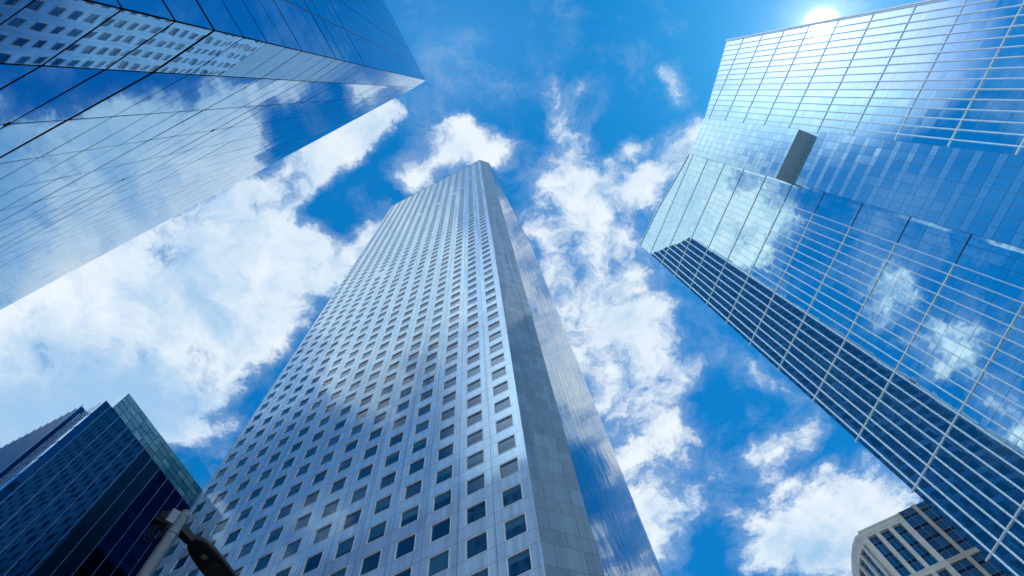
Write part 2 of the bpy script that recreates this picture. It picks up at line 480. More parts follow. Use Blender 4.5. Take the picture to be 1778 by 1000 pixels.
# ------------------------------------------------------------------ mirror glass tower, left
def mirror_tower():
    GZ = -EYE / SCALE
    corner = (-10.82856, -2.45726); J = (-13.63277, -0.74892)
    root = thing('office_tower', 'mirror glass tower with black seams overhead at left, its glass full of reflected clouds', 'skyscraper', (corner[0] * SCALE, corner[1] * SCALE, 0))
    H = 177.6
    st = Frame(corner, 148.65, (0.45, 0.89))
    mf = Frame(J, 153.15, (0.4517, 0.892))
    dk = Frame(corner, 243.15, (0.892, -0.4517))
    PF = 3.937; F0 = 19.4
    floors = [GZ] + [F0 + PF * k for k in range(-4, 41)]
    floors = [f for f in floors if f < H - 1] + [H]
    thick = {}
    rnd = random.Random(12)
    for i, f in enumerate(floors):
        thick[i] = 0.10 + (0.15 if rnd.random() < 0.25 else 0) + rnd.random() * 0.06
    def idx(h): return min(range(len(floors)), key=lambda i: abs(floors[i] - h))
    thick[idx(217.5 * .107)] = 0.15; thick[idx(254.5 * .107)] = 0.20; thick[idx(292.6 * .107)] = 0.32
    thick[idx(327 * .107)] = 0.13; thick[idx(364 * .107)] = 0.12; thick[idx(401 * .107)] = 0.12
    thick[idx(438 * .107)] = 0.26
    cells = []
    def wall(F, cols, mat, amp):
        for a, b in zip(cols[:-1], cols[1:]):
            for i in range(len(floors) - 1):
                t0 = thick[i] * rnd.choice((1, 1, 1, 0.6, 1.3)); t1 = thick[i + 1] * rnd.choice((1, 1, 1, 0.6, 1.3))
                h0 = floors[i] + t0 / 2; h1 = floors[i + 1] - t1 / 2
                if i > 11 and rnd.random() < 0.04: h0 += 0.12
                ta = rnd.gauss(0, amp); tb = rnd.gauss(0, amp)
                uc = (a + b) / 2; hc = (h0 + h1) / 2
                g = 0.045
                q = [F.pt(u, h, (u - uc) * ta + (h - hc) * tb) for u, h in ((a + g, h0), (b - g, h0), (b - g, h1), (a + g, h1))]
                cells.append((view_area(q), q, 'mirror_dull' if F is st and h0 > 36 else mat))
    wall(st, [0, 3.2836], 'mirror', 0.0006)
    mc = [0, 4.40, 8.74, 13.2]
    while mc[-1] < 150: mc.append(mc[-1] + 4.39)
    wall(mf, mc, 'mirror', 0.0016)
    dc = [0, 3.96]
    while dc[-1] < 62: dc.append(dc[-1] + 4.28)
    wall(dk, dc, 'mirror_side', 0.0010)
    cells.sort(key=lambda c: -c[0])
    for a, q, mat in cells[:100]:
        mb = MB(); mb.quad(*q); mb.build('glass_panel', M[mat], root)
    mb = MB()
    for a, q, mat in cells[100:]:
        mb.quad(*q, m=('mirror', 'mirror_side', 'mirror_dull').index(mat))
    o = mb.build('upper_glass_panel', [M['mirror'], M['mirror_side'], M['mirror_dull']], root); o['kind'] = 'stuff'
    core = MB()
    e = mf.xy(mc[-1]); d = dk.xy(dc[-1]); far = (e[0] + d[0] - corner[0] * SCALE, e[1] + d[1] - corner[1] * SCALE)
    core.prism([st.xy(0.06, -0.09), mf.xy(0, -0.09), mf.xy(mc[-1] - .1, -0.09), far, dk.xy(dc[-1] - .1, -0.09)], 0, H * SCALE + EYE - 0.05)
    core.build('seam_frame', M['seam'], root)
    rf = MB(); rf.prism([st.xy(0.3, -0.3), mf.xy(0, -0.3), mf.xy(mc[-1] - .3, -0.3), far, dk.xy(dc[-1] - .3, -0.3)], H * SCALE + EYE - 0.04, H * SCALE + EYE - 0.01)
    rf.build('roof', M['concrete'], root)
    # little cleats where seams end
    for u, h in ((3.58 + 4.38 - 3.58, 27.2), (8.74, 58.6), (17.6, 58.6)):
        mb = MB(); mb.box(mf, u - 0.16, u + 0.16, h - 0.02, h + 0.02, 0, 0.05); mb.box(mf, u - 0.02, u + 0.02, h - 0.16, h + 0.16, 0, 0.045)
        mb.build('cleat', M['seam'], root)
CENTRE = (-48.0, 6.0)
SCALE = 0.6                    # panel module of the mirror tower, in units of a 3.94 m storey grid
mirror_tower()
SCALE = 1.0

# ------------------------------------------------------------------ blue glass tower with white fins, right
def finned_tower():
    o0 = (56.37503, 47.93596)
    root = thing('office_tower', 'blue glass tower ruled by white fins with pale glazed band and grey slot', 'skyscraper', (*o0, 0))
    F = Frame(o0, 110.4, (-0.937, -0.3486))
    UE, UR = 1.25, -66.75
    prof = [(1.3, 212.7), (0.0, 212.7), (-12.6, 210.7), (-21.6, 207.0), (-31.0, 204.1), (-41.8, 204.0), (-66.8, 213.9)]
    def top(u):
        for (a, ha), (b, hb) in zip(prof[:-1], prof[1:]):
            if b <= u <= a: return ha + (hb - ha) * (a - u) / (a - b)
        return prof[0][1] if u > 0 else prof[-1][1]
    PB = 12.93; B0 = 58.3
    bands = [B0 + PB * k for k in range(-4, 12)]
    PFn = 1.524
    fin = lambda k: 0.52 - PFn * k
    lower = [fin(k) for k in range(0, 19)]
    upper = [fin(k) for k in range(28, 45)]
    cells = []
    rnd = random.Random(5)
    def cell(u0, u1, h0, h1, mats):
        """one bay between two fins and two belts: three storeys of vision glass and spandrel"""
        mb = MB()
        n = max(1, round((h1 - h0) / (PB / 3)))
        for i in range(n):
            a = h0 + (h1 - h0) * i / n; b = h0 + (h1 - h0) * (i + 1) / n
            s = a + (b - a) * 0.27
            for z0, z1, m in ((a, s, 1), (s, b, 0)):
                ta = rnd.gauss(0, 0.0022); tb = rnd.gauss(0, 0.0016)
                uc = (u0 + u1) / 2; hc = (z0 + z1) / 2
                gz = 0.022
                mb.quad(*[F.pt(u, z, (u - uc) * ta + (z - hc) * tb) for u, z in ((u0 - .02, z0 + gz), (u1 + .02, z0 + gz), (u1 + .02, z1 - (gz if m == 0 else 0.006)), (u0 - .02, z1 - (gz if m == 0 else 0.006)))], m=m)
        q = [F.pt(u0, h0), F.pt(u1, h0), F.pt(u1, h1), F.pt(u0, h1)]
        cells.append((view_area(q), mb, mats))
    hs = [GZ] + bands
    def wing(edges):
        for u0, u1 in zip(edges[:-1], edges[1:]):
            t = top((u0 + u1) / 2)
            zs = [h for h in hs if h < t - 2] + [t]
            for a, b in zip(zs[:-1], zs[1:]):
                cell(u0, u1, a, b, ['blue', 'blue_sp'] if u1 > -52 else ['blue_clear', 'blue_clear'])
    wing([UE] + lower + [-28.45, -29.97, -31.5])
    wing([-41.0] + upper + [UR])
    cells.sort(key=lambda c: -c[0])
    for a, mb, mats in cells[:100]:
        mb.build('glass_bay', [M[x] for x in mats], root)
    rest = MB()
    for a, mb, mats in cells[100:]:
        i = len(rest.v); rest.v += mb.v; rest.f += [tuple(k + i for k in f) for f in mb.f]; rest.m += [m if mats[0] == 'blue' else 2 for m in mb.m]
    o = rest.build('upper_glass_bay', [M['blue'], M['blue_sp'], M['blue_clear']], root); o['kind'] = 'stuff'
    # fins
    for u in lower + upper[1:]:
        mb = MB(); t = top(u)
        mb.box(F, u - 0.065, u + 0.065, GZ, t + 0.25, -0.02, 0.20)
        mb.build('fin', M['fin'], root)
    for h in bands:
        if h < top(-12) + 1:
            t1 = UE + 0.38
            mb = MB(); mb.box(F, lower[-1] - 0.1, t1, h - 0.095, h + 0.095, -0.02, 0.14)
            mb.build('belt', M['fin'], root)
            mb = MB(); mb.box(F, -31.4, lower[-1] - 0.1, h - 0.07, h + 0.07, -0.02, 0.08)
            mb.build('dark_belt', M['fin_dark'], root)
        if h < 204:
            mb = MB(); mb.box(F, UR - 0.1, -42.2, h - 0.095, h + 0.095, -0.02, 0.14)
            mb.build('belt', M['fin'], root)
    cp = MB()
    for (a, ha), (b, hb) in zip(prof[:-1], prof[1:]):
        if b < -31 and a > -42: continue
        P = F.pt
        cp.hexa([P(b, hb - .1, -.4), P(a, ha - .1, -.4), P(a, ha - .1, .2), P(b, hb - .1, .2), P(b, hb + .35, -.4), P(a, ha + .35, -.4), P(a, ha + .35, .2), P(b, hb + .35, .2)])
    cp.build('parapet', M['fin'], root)
    cp = MB(); cp.box(F, UR - 0.28, UR, GZ, top(UR) + 0.3, -0.5, 0.32); cp.build('edge_trim', M['fin'], root)
    # protruding glazed band
    PJ = 3.2
    b0, b1 = -41.76, -31.1
    G = Frame(F.xy(0, PJ), 110.4, (-0.937, -0.3486))
    def band_part(z0, z1):
        la = MB()
        nb = 7; p = (b1 - b0) / nb
        z = z0; PFh = PB / 3
        while z < z1 - 0.3:
            zt = min(z + PFh, z1)
            zs = z + (zt - z) * 0.36
            for c in range(nb):
                for a, b, m in ((z, zs, 1), (zs, zt, 0)):
                    ta = rnd.gauss(0, 0.005); tb = rnd.gauss(0, 0.004)
                    uc = b0 + (c + .5) * p; hc = (a + b) / 2
                    la.quad(*[G.pt(u, h, (u - uc) * ta + (h - hc) * tb) for u, h in ((b0 + c * p + .03, a + .03), (b0 + (c + 1) * p - .03, a + .03), (b0 + (c + 1) * p - .03, b - .03), (b0 + c * p + .03, b - .03))], m=m)
            z += PFh
        w = la.build('glazed_band', [M['lattice'], M['lattice_sp']], root)
        bx = MB(); bx.box(F, b0, b1, z0, z1, -0.5, PJ - 0.05); bx.build('band_frame', M['thin'], w)
        # returns
        for u, sgn in ((b1, 1), (b0, -1)):
            rt = MB()
            z = z0
            while z < z1 - .3:
                zt = min(z + PFh, z1)
                rt.quad(F.pt(u + sgn * .03, z + .03, 0), F.pt(u + sgn * .03, z + .03, PJ - .06), F.pt(u + sgn * .03, zt - .03, PJ - .06), F.pt(u + sgn * .03, zt - .03, 0))
                z += PFh
            rt.build('band_return', M['blue'], w)
        return w
    band_part(137.3, 195.5)
    band_part(8.0, 128.8)
    sf = MB(); sf.quad(F.pt(b0 + .02, 137.24, 0.0), F.pt(b1 - .02, 137.24, 0.0), F.pt(b1 - .02, 137.24, PJ - .02), F.pt(b0 + .02, 137.24, PJ - .02))
    sf.build('soffit', M['soffit'], root)
    bw = MB()
    for k in range(7):
        p = (b1 - b0) / 7
        bw.quad(F.pt(b0 + k * p + .03, 128.8, 0.02), F.pt(b0 + (k + 1) * p - .03, 128.8, 0.02), F.pt(b0 + (k + 1) * p - .03, 137.2, 0.02), F.pt(b0 + k * p + .03, 137.2, 0.02))
    bw.build('terrace_glazing', M['lattice_sp'], root)
    # body
    core = MB()
    core.prism([F.xy(UE - .02, -.10), F.xy(-51.5, -.10), F.xy(-51.5, -38), F.xy(UE - .02, -38)], 0, 200 + EYE)
    core.build('wall', M['fin_dark'], root)
    cr = MB()
    P = F.pt
    for (a, ha), (b, hb) in zip(prof[:-1], prof[1:]):
        if b < -60: b = -51.5; hb = top(b)
        cr.hexa([P(b, 199.9, -.5), P(a, 199.9, -.5), P(a, 199.9, -.10), P(b, 199.9, -.10), P(b, hb, -.5), P(a, ha, -.5), P(a, ha, -.10), P(b, hb, -.10)])
    cr.build('crown_screen', M['fin_dark'], root)
    # end walls: plain glazing storey by storey
    for uu, sgn, tp, gm in ((UE, 1, 199.8, 'blue'), (UR, -1, 211.0, 'blue_clear')):
        ew = MB(); z = GZ
        while z < tp - 1:
            zt = min(z + PB / 3, tp)
            for k in range(12):
                ew.quad(F.pt(uu, z + .03, -.2 - k * 3.1), F.pt(uu, z + .03, -.2 - (k + 1) * 3.1 + .05), F.pt(uu, zt - .03, -.2 - (k + 1) * 3.1 + .05), F.pt(uu, zt - .03, -.2 - k * 3.1))
            z = zt
        ew.build('end_wall', M[gm], root)
CENTRE = (88.0, 30.0)
finned_tower()

# ------------------------------------------------------------------ navy glass block, lower left
def navy_block():
    o0 = (-53.67191, 43.36273)
    root = thing('office_block', 'dark navy glass block with a teal glazed crown, lower left corner', 'building', (*o0, 0))
    FR = Frame(o0, 63.15, (0.892, -0.4517))
    SD = Frame(o0, 153.15, (-0.4517, -0.892))
    H = 92.3; W = 42.0; PV = 1.98; U1 = 1.03
    rnd = random.Random(9)
    cols = [0.0] + [U1 + PV * k for k in range(21)]
    cells = []
    PFl = 3.9
    zs = [GZ] + [H - PFl * k for k in range(23, -1, -1)]
    for a, b in zip(cols[:-1], cols[1:]):
        for z0, z1 in zip(zs[:-1], zs[1:]):
            mb = MB()
            ta = rnd.gauss(0, 0.0025); tb = rnd.gauss(0, 0.0025); uc = (a + b) / 2; hc = (z0 + z1) / 2
            q = [FR.pt(u, h, (u - uc) * ta + (h - hc) * tb) for u, h in ((a + .01, z0 + .01), (b - .01, z0 + .01), (b - .01, z1 - .01), (a + .01, z1 - .01))]
            cells.append((view_area(q), q))
    cells.sort(key=lambda c: -c[0])
    for a, q in cells[:100]:
        mb = MB(); mb.quad(*q); mb.build('glass_panel', M['navy'], root)
    mb = MB()
    for a, q in cells[100:]: mb.quad(*q)
    o = mb.build('lower_glass_panel', M['navy'], root); o['kind'] = 'stuff'
    for u in cols[1:]:
        mb = MB(); mb.box(FR, u - 0.03, u + 0.03, GZ, H + 0.05, -0.02, 0.10); mb.build('mullion', M['thin'], root)
    # crown
    ct = 97.3; c0 = 1.4
    cg = MB()
    nr = 4
    for k in range(26):
        for r in range(nr):
            p = 1.58; zz = (ct - H) / nr
            ta = rnd.gauss(0, 0.012); tb = rnd.gauss(0, 0.012); uc = c0 + (k + .5) * p; hc = H + (r + .5) * zz
            cg.quad(*[FR.pt(u, h, 0.02 + (u - uc) * ta + (h - hc) * tb) for u, h in ((c0 + k * p + .035, H + r * zz + .06), (c0 + (k + 1) * p - .06, H + r * zz + .06), (c0 + (k + 1) * p - .06, H + (r + 1) * zz - .06), (c0 + k * p + .06, H + (r + 1) * zz - .06))])
    crown = cg.build('crown', M['teal'], root)
    cf = MB(); cf.box(FR, c0 + .05, c0 + 26 * 1.58, H + .02, ct, -7.0, -0.06); cf.build('crown_frame', M['fin_dark'], crown)
    cs = MB(); cs.box(FR, c0 - 0.06, c0, H, ct + .05, -7.0, 0.06); cs.build('crown_end', M['side_glass'], crown)
    # narrow side
    SL = 4.9
    sg = MB()
    nP = 4; p = SL / nP
    for k in range(nP):
        for z0, z1 in zip(zs[:-1], zs[1:]):
            sg.quad(SD.pt(k * p + .05, z0 + .22, 0), SD.pt((k + 1) * p - .05, z0 + .22, 0), SD.pt((k + 1) * p - .05, z1 - .22, 0), SD.pt(k * p + .05, z1 - .22, 0))
    sg.build('side_glazing', M['side_glass'], root)
    for k in range(1, nP + 1):
        mb = MB(); mb.box(SD, k * p - .06, k * p + .06, GZ, H + .35, -.05, 0.05); mb.build('side_fin', M['white_metal'], root)
    core = MB(); core.prism([FR.xy(0.03, -.06), FR.xy(W, -.06), FR.xy(W, -30), FR.xy(0.03, -30)], 0, H + EYE - .05)
    core.build('wall', M['recess'], root)
    # rear wing, standing a little proud of the narrow side
    E = SD.xy(SL)
    c2 = (E[0] - 0.66 * FR.a[0], E[1] - 0.66 * FR.a[1])
    S2 = Frame(c2, 153.15, (-0.4517, -0.892)); F2 = Frame(c2, 63.15, (0.892, -0.4517))
    H2 = 94.0
    wg = MB(); n = 13; p = 16.0 / n
    for k in range(n):
        z = GZ
        while z < H2 - .4:
            zt = min(z + 3.9, H2)
            wg.quad(S2.pt(k * p + .04, z + .04, 0), S2.pt((k + 1) * p - .04, z + .04, 0), S2.pt((k + 1) * p - .04, zt - .04, 0), S2.pt(k * p + .04, zt - .04, 0))
            z = zt
    w = wg.build('rear_wing', M['side_teal'], root)
    wf = MB()
    for k in range(0, n + 1): wf.box(S2, k * p - .05, k * p + .05, GZ, H2 + .3, -.03, 0.09)
    wf.build('wing_fin', M['thin'], w)
    wc = MB(); wc.prism([S2.xy(.02, -.05), S2.xy(16, -.05), S2.xy(16, -20), S2.xy(.02, -20)], 0, H2 + EYE - .05); wc.build('wing_wall', M['recess'], w)
    wd = MB(); wd.quad(F2.pt(0, GZ, 0.01), F2.pt(0.66, GZ, 0.01), F2.pt(0.66, H2, 0.01), F2.pt(0, H2, 0.01)); wd.build('wing_return', M['navy'], w)
CENTRE = (-62.0, 70.0)
navy_block()

# ------------------------------------------------------------------ beige stone block, lower right
def beige_block():
    o0 = (87.5232, 96.1233)
    root = thing('office_block', 'beige stone block with blue windows and a rounded corner, lower right behind the finned tower', 'building', (*o0, 0))
    F = Frame(o0, 153.15, (-0.4517, -0.892))
    rnd = random.Random(21)
    HT = 124.8
    def pane(mb, Fr, u0, u1, h0, h1, n, m=0):
        ta = rnd.gauss(0, 0.006); tb = rnd.gauss(0, 0.006); uc = (u0 + u1) / 2; hc = (h0 + h1) / 2
        mb.quad(*[Fr.pt(u, h, n + (u - uc) * ta + (h - hc) * tb) for u, h in ((u0, h0), (u1, h0), (u1, h1), (u0, h1))], m=m)
    def window(Fr, u0, u1, ht, hb, n, parent, name='window'):
        """tall bay: panes, darker spandrel rows, thin bars"""
        fr = MB(); gl = MB()
        um = (u0 + u1) / 2
        z = ht
        bars = []
        first = True
        while z > hb + 0.3:
            v = max(hb, z - (1.6 if first else 2.68)); first = False
            for a, b in ((u0, um), (um, u1)):
                pane(gl, Fr, a + .02, b - .02, v, z, n, 0)
            bars.append(v)
            s = max(hb, v - 1.07)
            if s < v:
                for a, b in ((u0, um), (um, u1)):
                    pane(gl, Fr, a + .02, b - .02, s, v, n, 1)
                bars.append(s)
            z = s
        for b in bars:
            if b > hb + .1: fr.box(Fr, u0, u1, b - .035, b + .035, n - .05, n + .05)
        fr.box(Fr, um - .035, um + .035, hb, ht, n - .05, n + .06)
        w = fr.build(name, M['thin'], parent)
        gl.build('pane', [M['br_glass'], M['br_sp']], w)
    # main front
    tiers = [(122.5, 109.4), (107.9, 95.0), (93.5, 80.6), (79.1, 66.0)]
    bays = [(-2.0, 0.0), (-5.0, -2.9), (-7.95, -5.9)]
    piers = [(-0.0, 0.75), (-2.9, -2.0), (-5.9, -5.0), (-9.15, -7.95)]
    for a, b in piers:
        mb = MB()
        z1 = 122.5
        # courses of stone
        z = z1
        while z > 40:
            mb.box(F, a, b, z - 1.86, z - 0.02, -.9, 0.0 if b < .5 else 0.02); z -= 1.88
        mb.build('pilaster', M['beige'], root)
    cr = MB()
    for i, (z0, z1, n) in enumerate(((122.5, 123.2, 0.04), (123.22, 123.9, 0.10), (123.92, 124.4, 0.06), (124.42, 124.9, 0.18))):
        cr.box(F, -9.2, 0.8, z0, z1, -1.2, n)
    cr.build('cornice', M['beige'], root)
    for i, (ht, hb) in enumerate(tiers):
        for a, b in bays: window(F, a, b, ht, hb, -0.75, root)
        mb = MB(); mb.box(F, -9.15, 0.75, hb - 1.5, hb, -.85, 0.03); mb.box(F, -9.15, 0.75, hb - .35, hb, -.85, 0.10)
        mb.build('spandrel', M['beige'], root)
    # glazed right part
    for a, b in ((-12.55, -9.15), (-16.9, -13.4), (-21.2, -17.7), (-25.5, -22.0)):
        window(F, a, b, 125.4, 109.3, -0.3, root)
        gl = MB()
        for k in range(4): gl.box(F, a, b, 125.35 - k * .62, 125.41 - k * .62, -.3, -.2)
        gl.build('grille', M['thin'], root)
        for ht, hb in tiers[1:]: window(F, a, b, ht, hb, -0.3, root)
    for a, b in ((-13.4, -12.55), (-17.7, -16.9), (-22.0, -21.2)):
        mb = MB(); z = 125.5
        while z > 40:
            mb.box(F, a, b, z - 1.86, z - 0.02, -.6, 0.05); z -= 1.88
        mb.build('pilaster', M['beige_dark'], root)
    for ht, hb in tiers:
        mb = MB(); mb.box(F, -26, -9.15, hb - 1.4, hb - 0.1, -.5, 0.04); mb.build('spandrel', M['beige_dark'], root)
    # rounded flank
    arc = [(86.85, 96.46), (86.05, 97.4), (85.75, 99.6), (85.95, 102.4), (86.45, 105.3), (87.25, 108.2), (88.4, 111.2), (90.0, 114.5), (92.0, 117.9)]
    crm = MB(); pil = []
    for (p, q) in zip(arc[:-1], arc[1:]):
        az = math.degrees(math.atan2(q[1] - p[1], q[0] - p[0])); ln = math.hypot(q[0] - p[0], q[1] - p[1])
        A = Frame(p, az, (-1, 0.2 if az < 90 else -0.5))
        for z0, z1, n in ((121.3, 122.4, 0.0), (122.42, 123.3, 0.05), (123.32, 124.35, 0.12)):
            crm.box(A, -0.02, ln + .02, z0, z1, -1.2, n)
        mb = MB(); z = 121.3
        while z > 40:
            mb.box(A, 0, min(.75, ln * .5) if ln < 2 else .6, z - 1.86, z - .02, -.9, 0); z -= 1.88
        mb.build('pilaster', M['beige'], root)
        if ln > 2:
            for ht, hb in [(121.3, 107.5), (106, 92.5), (91, 77.5)]:
                window(A, .6, ln, ht, hb, -.6, root)
                mb = MB(); mb.box(A, .55, ln, hb - 1.5, hb, -.8, 0.02); mb.build('spandrel', M['beige'], root)
    crm.build('cornice', M['beige'], root)
    core = MB()
    core.prism([F.xy(0.3, -1.0), F.xy(-26, -1.0), F.xy(-26, -26), (100.5, 120), (93.5, 117.5), (88.8, 110), (87.2, 103), (87.0, 99)], 0, 123.5 + EYE)
    core.build('wall', M['recess'], root)
CENTRE = (100.0, 105.0)
beige_block()

# ------------------------------------------------------------------ street lamp
def street_lamp():
    px, py = -3.737, 5.22
    root = thing('street_lamp', 'grey street lamp pole with flat dark lamp head, bottom left, close to the camera', 'street lamp', (px, py, 0))
    T = 7.62 + EYE
    mb = MB(); mb.tube([(px, py, 0), (px, py, T)], 0.10, 28, r2=0.068)
    mb.tube([(px, py, T - .001), (px, py, T + .035), (px, py, T + .055)], 0.070, 28, r2=0.05)
    mb.build('pole', M['pole'], root, smooth=False)
    fl = MB(); fl.tube([(px, py, 0), (px, py, .05)], .2, 24); fl.build('base_plate', M['pole'], root)
    d = Vector((math.cos(R(63.15)), math.sin(R(63.15)), 0.0)); s = Vector((-d.y, d.x, 0)); up = Vector((0, 0, 1))
    P0 = Vector((px, py, T - 0.15))
    # arm: tube above, tapered bracket plate below
    ar = MB(); ar.tube([P0 + d * .05 - s * .0, P0 + d * .34], .033, 16); ar.build('arm', M['pole'], root, smooth=True)
    br = MB()
    def prof(x, w, z0, z1): return [P0 + d * x - s * w + up * z0, P0 + d * x + s * w + up * z0, P0 + d * x + s * w + up * z1, P0 + d * x - s * w + up * z1]
    a = prof(.055, .05, -.12, .02); b = prof(.27, .045, -.09, .01)
    br.hexa([a[0], a[1], b[1], b[0], a[3], a[2], b[2], b[3]])
    br.build('arm_bracket', M['lamp_body'], root)
    # lamp head
    st = [(.26, .046, .05), (.29, .078, .07), (.34, .112, .085), (.42, .142, .10), (.54, .160, .105), (.72, .168, .10), (.95, .166, .095), (1.15, .155, .085), (1.27, .128, .07), (1.33, .085, .05)]
    hb = MB(); N = 24
    for x, w, hgt in st:
        for j in range(N):
            an = 2 * math.pi * j / N
            cx_, sz = math.cos(an), math.sin(an)
            ex = math.copysign(abs(cx_) ** 0.55, cx_); ez = math.copysign(abs(sz) ** (0.9 if sz > 0 else 0.5), sz)
            zz = ez * (hgt if sz > 0 else 0.042)
            hb.v.append(tuple(P0 + d * x + s * (w * ex) + up * (zz - .01)))
    for k in range(len(st) - 1):
        for j in range(N):
            i0 = k * N + j; i1 = k * N + (j + 1) % N
            hb.f.append((i0, i1, i1 + N, i0 + N)); hb.m.append(0)
    hb.f.append(tuple(reversed(range(N)))); hb.m.append(0)
    hb.f.append(tuple((len(st) - 1) * N + j for j in range(N))); hb.m.append(0)
    head = hb.build('lamp_head', M['lamp_body'], root, smooth=True)
    ln = MB(); zb = -.0525
    tray = []
    for j in range(40):
        an = 2 * math.pi * j / 40
        ex = math.copysign(abs(math.cos(an)) ** .7, math.cos(an)); ey = math.copysign(abs(math.sin(an)) ** .7, math.sin(an))
        tray.append((ex, ey))
    lo = [P0 + d * (.92 + .285 * e[1]) + s * (.118 * e[0]) + up * (zb - .008) for e in tray]
    hi = [P0 + d * (.92 + .305 * e[1]) + s * (.130 * e[0]) + up * (zb + .006) for e in tray]
    i = len(ln.v); ln.v += [tuple(p) for p in lo + hi]
    ln.f.append(tuple(i + k for k in range(40))); ln.m.append(0)
    for k in range(40):
        ln.f.append((i + k, i + (k + 1) % 40, i + 40 + (k + 1) % 40, i + 40 + k)); ln.m.append(0)
    lens = ln.build('lens', M['lamp_lens'], head)
    dd = MB()
    for r in range(19):
        for c in range(7):
            x = .68 + r * .0265; y = (c - 3) * .031 + (.0155 if r % 2 else 0)
            if abs(y) > .105 or (r in (0, 18) and abs(y) > .06): continue
            q = P0 + d * x + s * y + up * (zb - .008)
            dd.hexa([q - d * .008 - s * .009 - up * .005, q + d * .008 - s * .009 - up * .005, q + d * .008 + s * .009 - up * .005, q - d * .008 + s * .009 - up * .005,
                     q - d * .010 - s * .011, q + d * .010 - s * .011, q + d * .010 + s * .011, q - d * .010 + s * .011])
    dd.build('diodes', M['led'], lens)
    lb = MB()
    def flat(mb, x0, x1, y0, y1, z):
        mb.quad(P0 + d * x0 + s * y0 + up * z, P0 + d * x0 + s * y1 + up * z, P0 + d * x1 + s * y1 + up * z, P0 + d * x1 + s * y0 + up * z)
    lx = .115
    flat(lb, .398 + lx, .468 + lx, -.050, .020, zb - .0035)
    lab = lb.build('label', M['label'], head)
    ik = MB()
    for x0, x1, y0, y1 in ((.405, .429, .008, .013), (.405, .429, -.002, .003), (.405, .410, .008, .013), (.405, .429, -.016, -.011), (.405, .410, -.016, -.004), (.424, .429, -.016, -.004), (.405, .429, -.030, -.025), (.405, .429, -.043, -.038), (.415, .419, -.030, -.038),
                           (.440, .462, -.001, .011), (.440, .462, -.026, -.021), (.440, .446, -.042, -.026), (.452, .462, -.042, -.030)):
        flat(ik, x0 + lx, x1 + lx, y0, y1, zb - .0065)
    ik.build('print', M['ink'], lab)
    # bracket, sensor box and coiled cable on the back of the pole
    lf = Vector((-.813, -.582, 0)); bk = Vector((-.582, .813, 0))
    Q = Vector((px, py, 7.45 + EYE))
    def bxx(mb, c, a, b, h):
        mb.hexa([c - lf * a - bk * b - up * h, c + lf * a - bk * b - up * h, c + lf * a + bk * b - up * h, c - lf * a + bk * b - up * h,
                 c - lf * a - bk * b + up * h, c + lf * a - bk * b + up * h, c + lf * a + bk * b + up * h, c - lf * a + bk * b + up * h])
    b1 = MB(); bxx(b1, Q + lf * .105 + up * .02, .045, .05, .12)
    for k in range(5): bxx(b1, Q + lf * .155 + up * (-.08 + k * .05), .012, .045, .014)
    b1.build('clamp', M['bracket'], root)
    b2 = MB(); bxx(b2, Q + lf * .19 + up * -.02 + bk * .02, .07, .06, .06)
    bxx(b2, Q + lf * .20 + up * -.10 + bk * .02, .085, .05, .035)
    b2.tube([Q + lf * .17 + up * .03, Q + lf * .20 + up * .10], .03, 12)
    b2.build('sensor_box', M['rubber'], root)
    for k in range(3):
        cb = MB(); pts = []
        c = Q + lf * (.15 + .018 * k) + up * (-.27 - .02 * k) + bk * (.02 * k)
        for j in range(33):
            an = 2 * math.pi * j / 32
            pts.append(c + lf * math.cos(an) * (.055 + .012 * k) + up * math.sin(an) * (.125 + .012 * k) + bk * .015 * math.sin(an * 2 + k))
        cb.tube(pts, .0085, 8); cb.build('cable', M['rubber'], root, smooth=True)
    ring = MB(); ring.tube([(px, py, 7.22 + EYE), (px, py, 7.235 + EYE)], .0765, 28); ring.tube([(px, py, 7.56 + EYE), (px, py, 7.58 + EYE)], .074, 28)
    ring.build('pole_band', M['bracket'], root)
CENTRE = None
street_lamp()

# ------------------------------------------------------------------ light
SUN_EL, SUN_AZ = 62.65, -9.9
sv = Vector((math.cos(R(SUN_EL)) * math.cos(R(SUN_AZ)), math.cos(R(SUN_EL)) * math.sin(R(SUN_AZ)), math.sin(R(SUN_EL))))
sd = bpy.data.lights.new('sun', 'SUN'); sd.energy = 2.1; sd.angle = R(0.5); sd.color = (1.0, 0.95, 0.87)
so = bpy.data.objects.new('sun', sd); scn.collection.objects.link(so)
so.rotation_euler = (-sv).to_track_quat('-Z', 'Y').to_euler()
so.location = sv * 400

